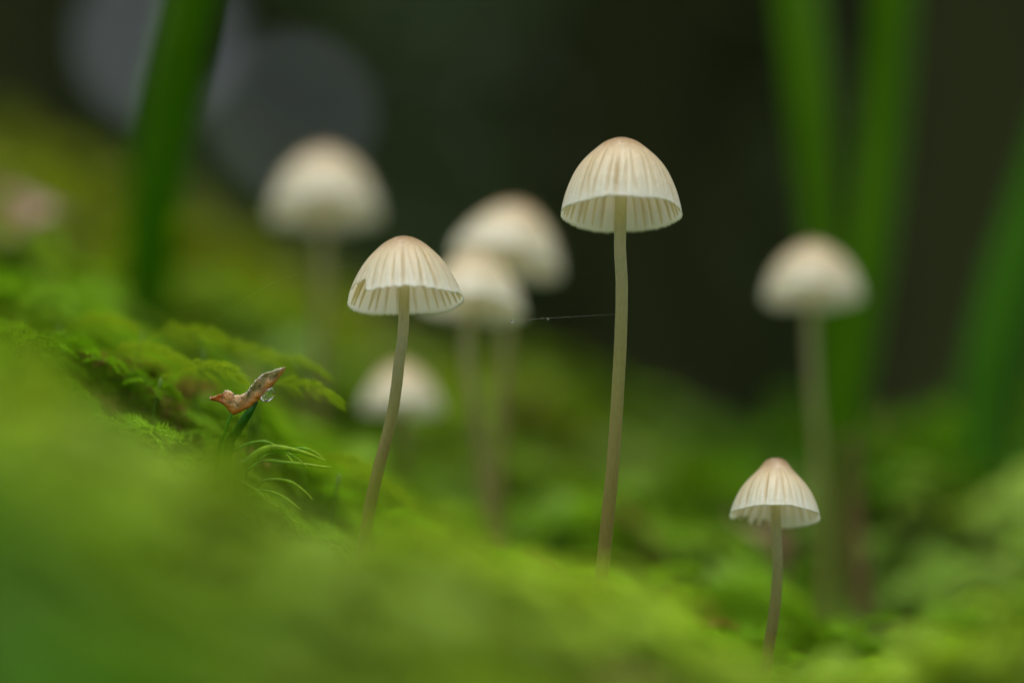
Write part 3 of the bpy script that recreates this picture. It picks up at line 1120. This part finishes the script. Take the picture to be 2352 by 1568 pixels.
b2 = to_ground(Z4(520, 1230, D + 1))
shoot = tag(empty('moss_shoot', b2), 'arching moss shoot with thin translucent leaves below the brown bud scale', 'moss shoot')
filament('leaf', [b2, Z4(540, 1140, D), Z4(620, 1040, D), Z4(720, 960, D - .2), Z4(820, 925, D - .5), Z4(960, 935, D - .8), Z4(1100, 970, D - 1), Z4(1260, 1030, D - 1.2)],
         [.40, .42, .42, .40, .32, .22, .15, .05], shoot, GREEN * .9, LIGHT, .4)
for cs, r0, d in (
        ([(470, 960), (600, 890), (740, 868), (830, 900), (900, 950), (960, 1010), (1000, 1060)], .10, D + .2),
        ([(690, 1030), (780, 975), (900, 955), (980, 985), (1050, 1040)], .08, D - .4),
        ([(600, 1110), (690, 1050), (780, 1025), (900, 1040), (1050, 1055), (1180, 1070), (1310, 1085)], .11, D - .3),
        ([(930, 960), (1020, 1010), (1110, 1085)], .07, D - .9),
        ([(960, 932), (1080, 925), (1180, 965), (1250, 1025)], .09, D + 1.0),
        ([(640, 1280), (690, 1240), (760, 1190), (880, 1185), (980, 1210), (1080, 1280), (1150, 1350)], .09, D),
        ([(450, 1110), (520, 1170), (620, 1240), (700, 1290), (780, 1370), (870, 1410)], .09, D - .5),
        ([(600, 1300), (700, 1280), (820, 1290), (940, 1350), (1050, 1435)], .08, D),
        ([(250, 1330), (300, 1290), (380, 1310), (370, 1400), (290, 1440)], .07, D),
        ([(380, 1490), (450, 1440), (520, 1410), (600, 1480), (680, 1500)], .08, D)):
    filament('leaf', [Z4(x, y, d) for x, y in cs], [r0 * .9, r0 * 1.25, r0 * 1.2, r0 * .4], shoot, GREEN * 1.4, LIGHT, .55, 6)


def Z6(X, Y, d):
    return P((820 + X / 6.03) / 1.7415, (1440 + Y / 6.03) / 1.7415, d)


def make_scale():
    # upper and lower edges of a boat-shaped bract from its pinched tip (left) to its point (right)
    top = [(125, 890), (150, 868), (240, 870), (330, 818), (400, 822), (440, 800), (475, 738), (545, 718), (640, 770), (720, 828), (850, 838), (960, 798), (1030, 722),
           (1095, 640), (1180, 550), (1240, 460), (1330, 380), (1420, 312), (1560, 282), (1700, 232), (1850, 182), (1955, 170)]
    bot = [(125, 935), (150, 972), (240, 990), (310, 1005), (380, 1035), (420, 1060), (470, 1105), (550, 1205), (620, 1275), (700, 1328), (800, 1290), (940, 1205), (1080, 1160),
           (1165, 1055), (1270, 990), (1340, 945), (1420, 865), (1520, 755), (1640, 610), (1760, 470), (1880, 320), (1955, 185)]
    tp, bt = np.array(top, float), np.array(bot, float)
    n, m = 96, 15
    q = np.linspace(0, 1, n)
    def res(a):
        return np.stack([np.interp(q, np.linspace(0, 1, len(a)), a[:, k]) for k in (0, 1)], 1)
    tp, bt = res(tp), res(bt)
    tp = tp + rng.normal(0, 9, tp.shape); bt = bt + rng.normal(0, 2, bt.shape)
    V, E = [], []
    for sgn in (0, 1):
        for i in range(n):
            w = np.linalg.norm(tp[i] - bt[i])
            for j in range(m):
                u = j / (m - 1)
                xy = tp[i] * (1 - u) + bt[i] * u
                bulge = (4 * u * (1 - u)) ** .6
                dep = -bulge * w * .0034 * .10 + .10 * math.sin(i * .11) + rng.normal(0, .010) + .05 * math.sin(i * .31 + 5 * u + 1.3 * math.sin(i * .17))
                p = Z6(xy[0], xy[1], D + dep + sgn * (.05 + .20 * bulge))
                V.append(p); E.append(max(0, abs(u - .45) * 2 - .35) * .55 * (u > .5) + .5 * math.exp(-((i / n - .22) / .05) ** 2) - .32 * (i / n > .55) * max(0, .62 - u) / .62 + .25 * (i / n < .16))
    F = []
    off = n * m
    for i in range(n - 1):
        for j in range(m - 1):
            a = i * m + j
            F.append((a, a + m, a + m + 1, a + 1)); F.append((off + a, off + a + 1, off + a + m + 1, off + a + m))
        F.append((i * m, off + i * m, off + (i + 1) * m, (i + 1) * m))
        F.append((i * m + m - 1, (i + 1) * m + m - 1, off + (i + 1) * m + m - 1, off + i * m + m - 1))
    org = Z6(1000, 1150, D)
    root = tag(empty('bud_scale', org), 'wet rusty brown bud scale with two black specks, perched on a green leaf', 'bud scale')
    new_obj('blade', np.array(V) - org, F, M_SCALE, root, attrs={'edge': E})
    for (X, Y, r) in ((1308, 622, .085), (893, 915, .075), (1640, 400, .03), (1120, 915, .04)):
        c = Z6(X, Y, D - .38)
        vv, ff = ball(c - org, r, 10, 7, squash=.8)
        new_obj('speck', vv, ff, M_DOT, root)


def ball(c, r, nu=20, nv=12, squash=1.0, tear=0.0):
    V = [(c[0], c[1], c[2] + r * squash * (1 + tear))]
    for j in range(1, nv):
        a = math.pi * j / nv
        for i in range(nu):
            b = 2 * math.pi * i / nu
            k = r * math.sin(a)
            V.append((c[0] + k * math.cos(b), c[1] + k * math.sin(b), c[2] + r * squash * math.cos(a) * (1 + (tear if a < math.pi / 2 else 0))))
    V.append((c[0], c[1], c[2] - r * squash))
    F = [(0, 1 + i, 1 + (i + 1) % nu) for i in range(nu)]
    for j in range(nv - 2):
        for i in range(nu):
            a, b = 1 + j * nu + i, 1 + j * nu + (i + 1) % nu
            F.append((a, a + nu, b + nu, b))
    e = len(V) - 1
    s = 1 + (nv - 2) * nu
    F += [(e, s + (i + 1) % nu, s + i) for i in range(nu)]
    return np.array(V), F


make_scale()

# water bead hanging under the scale
c = Z6(1520, 835, D - .05)
v, f = ball(np.zeros(3), 1.0, 24, 16)
v = v * np.array([.50, .42, .68])
ang = math.radians(42)
ca, sa = math.cos(ang), math.sin(ang)
v = np.stack([v[:, 0] * ca - v[:, 2] * -sa, v[:, 1], -v[:, 0] * sa + v[:, 2] * ca], 1)
tag(new_obj('water_drop', v + c, f, M_WATER, origin=c), 'clear water drop clinging under the brown bud scale', 'water drop')

# ------------------------------------------------------------------ spider silk and dew
def silk(label, pts, r, n=40):
    p = np.array(pts)
    v, f, t = tube(p, [r, r], 6, n)
    return tag(new_obj('spider_thread', v, f, M_SILK, origin=p[0]), label, 'spider thread')


s0, s1, s2, s3, s4 = P(1062, 690, 232.6), P(1120, 710, 232.7), P(1177, 733, 232.8), P(1259, 730.5, 232.8), P(1415, 721, 232.8)
silk('fine spider thread with dew slung from the torn cap to the tallest stem', [s0, s1, s2, s3, s4], .0035)
silk('faint spider thread running down from the torn cap towards the slope', [P(832, 604, 233), P(760, 618, 233.4), P(650, 640, 234), P(560, 690, 236), P(470, 770, 240), P(440, 900, 243)], .0011)
for (p_, r, lab) in ((s2, .155, 'larger round dew drop hanging on the spider thread'), (s3, .075, 'tiny dew drop on the spider thread nearer the tallest stem')):
    c = p_ - np.array([0, 0, r * .75])
    v, f = ball(c, r, 20, 14, 1.05, .12)
    tag(new_obj('dew_drop', v, f, M_WATER, origin=c), lab, 'dew drop')


# ------------------------------------------------------------------ feathery sprigs reaching out behind the bud scale
for i_, (x0, y0, x1, y1, d0) in enumerate(((590, 880, 765, 945, 240), (470, 805, 650, 862, 246), (330, 765, 520, 812, 248), (225, 810, 420, 852, 244),
                                           (370, 868, 545, 905, 239), (610, 835, 735, 880, 245), (140, 750, 300, 775, 248),
                                           (780, 1090, 930, 1180, 242), (640, 1060, 850, 1110, 246))):
    tv, tt, ts = hi[i_ % 6]
    a_, b_ = P(x0, y0, d0), P(x1, y1, d0 - 2)
    ex = b_ - a_
    L_ = np.linalg.norm(ex)
    ex = ex / L_
    ey = np.cross([0, 0.35, 1.0], ex); ey /= np.linalg.norm(ey)
    ez = np.cross(ex, ey)
    v_ = a_ + L_ * 1.12 * (tv[:, :1] * ex + tv[:, 1:2] * .6 * ey + tv[:, 2:] * .5 * ez)
    g_ = H1(a_[0], a_[1]) - 1
    foot = np.array([a_[0] - .8, a_[1] + .5, min(g_, a_[2] - 1)])
    sv, sf, st_ = tube([foot, (foot + a_) / 2 + np.array([-.4, 0, 0]), a_], [.16, .14, .12], 6, 8)
    cl = np.array([.24, .36, .02]) * (.45 + .75 * ts)[:, None]
    o = big_mesh('moss_sprig', v_ - foot, tt, M_MOSS, np.concatenate([cl, np.ones((len(cl), 1))], 1))
    o.location = foot * MM
    o.name = 'frond'
    root = tag(empty('moss_sprig', foot), ('feathery moss sprig reaching out from behind the pointed tip of the brown bud scale' if i_ in (0, 5) else
         'feathery moss sprig between the brown bud scale and the kinked mushroom stem' if i_ > 6 else
         'feathery moss sprig on the bank behind the pinched end of the brown bud scale'), 'moss sprig', 'moss sprigs round the bud scale')
    o.location = (0, 0, 0); o.parent = root
    new_obj('stalk', sv - foot, sf, M_SHOOT, root, colors=np.tile([[.10, .20, .012, 1]], (len(sv), 1)))
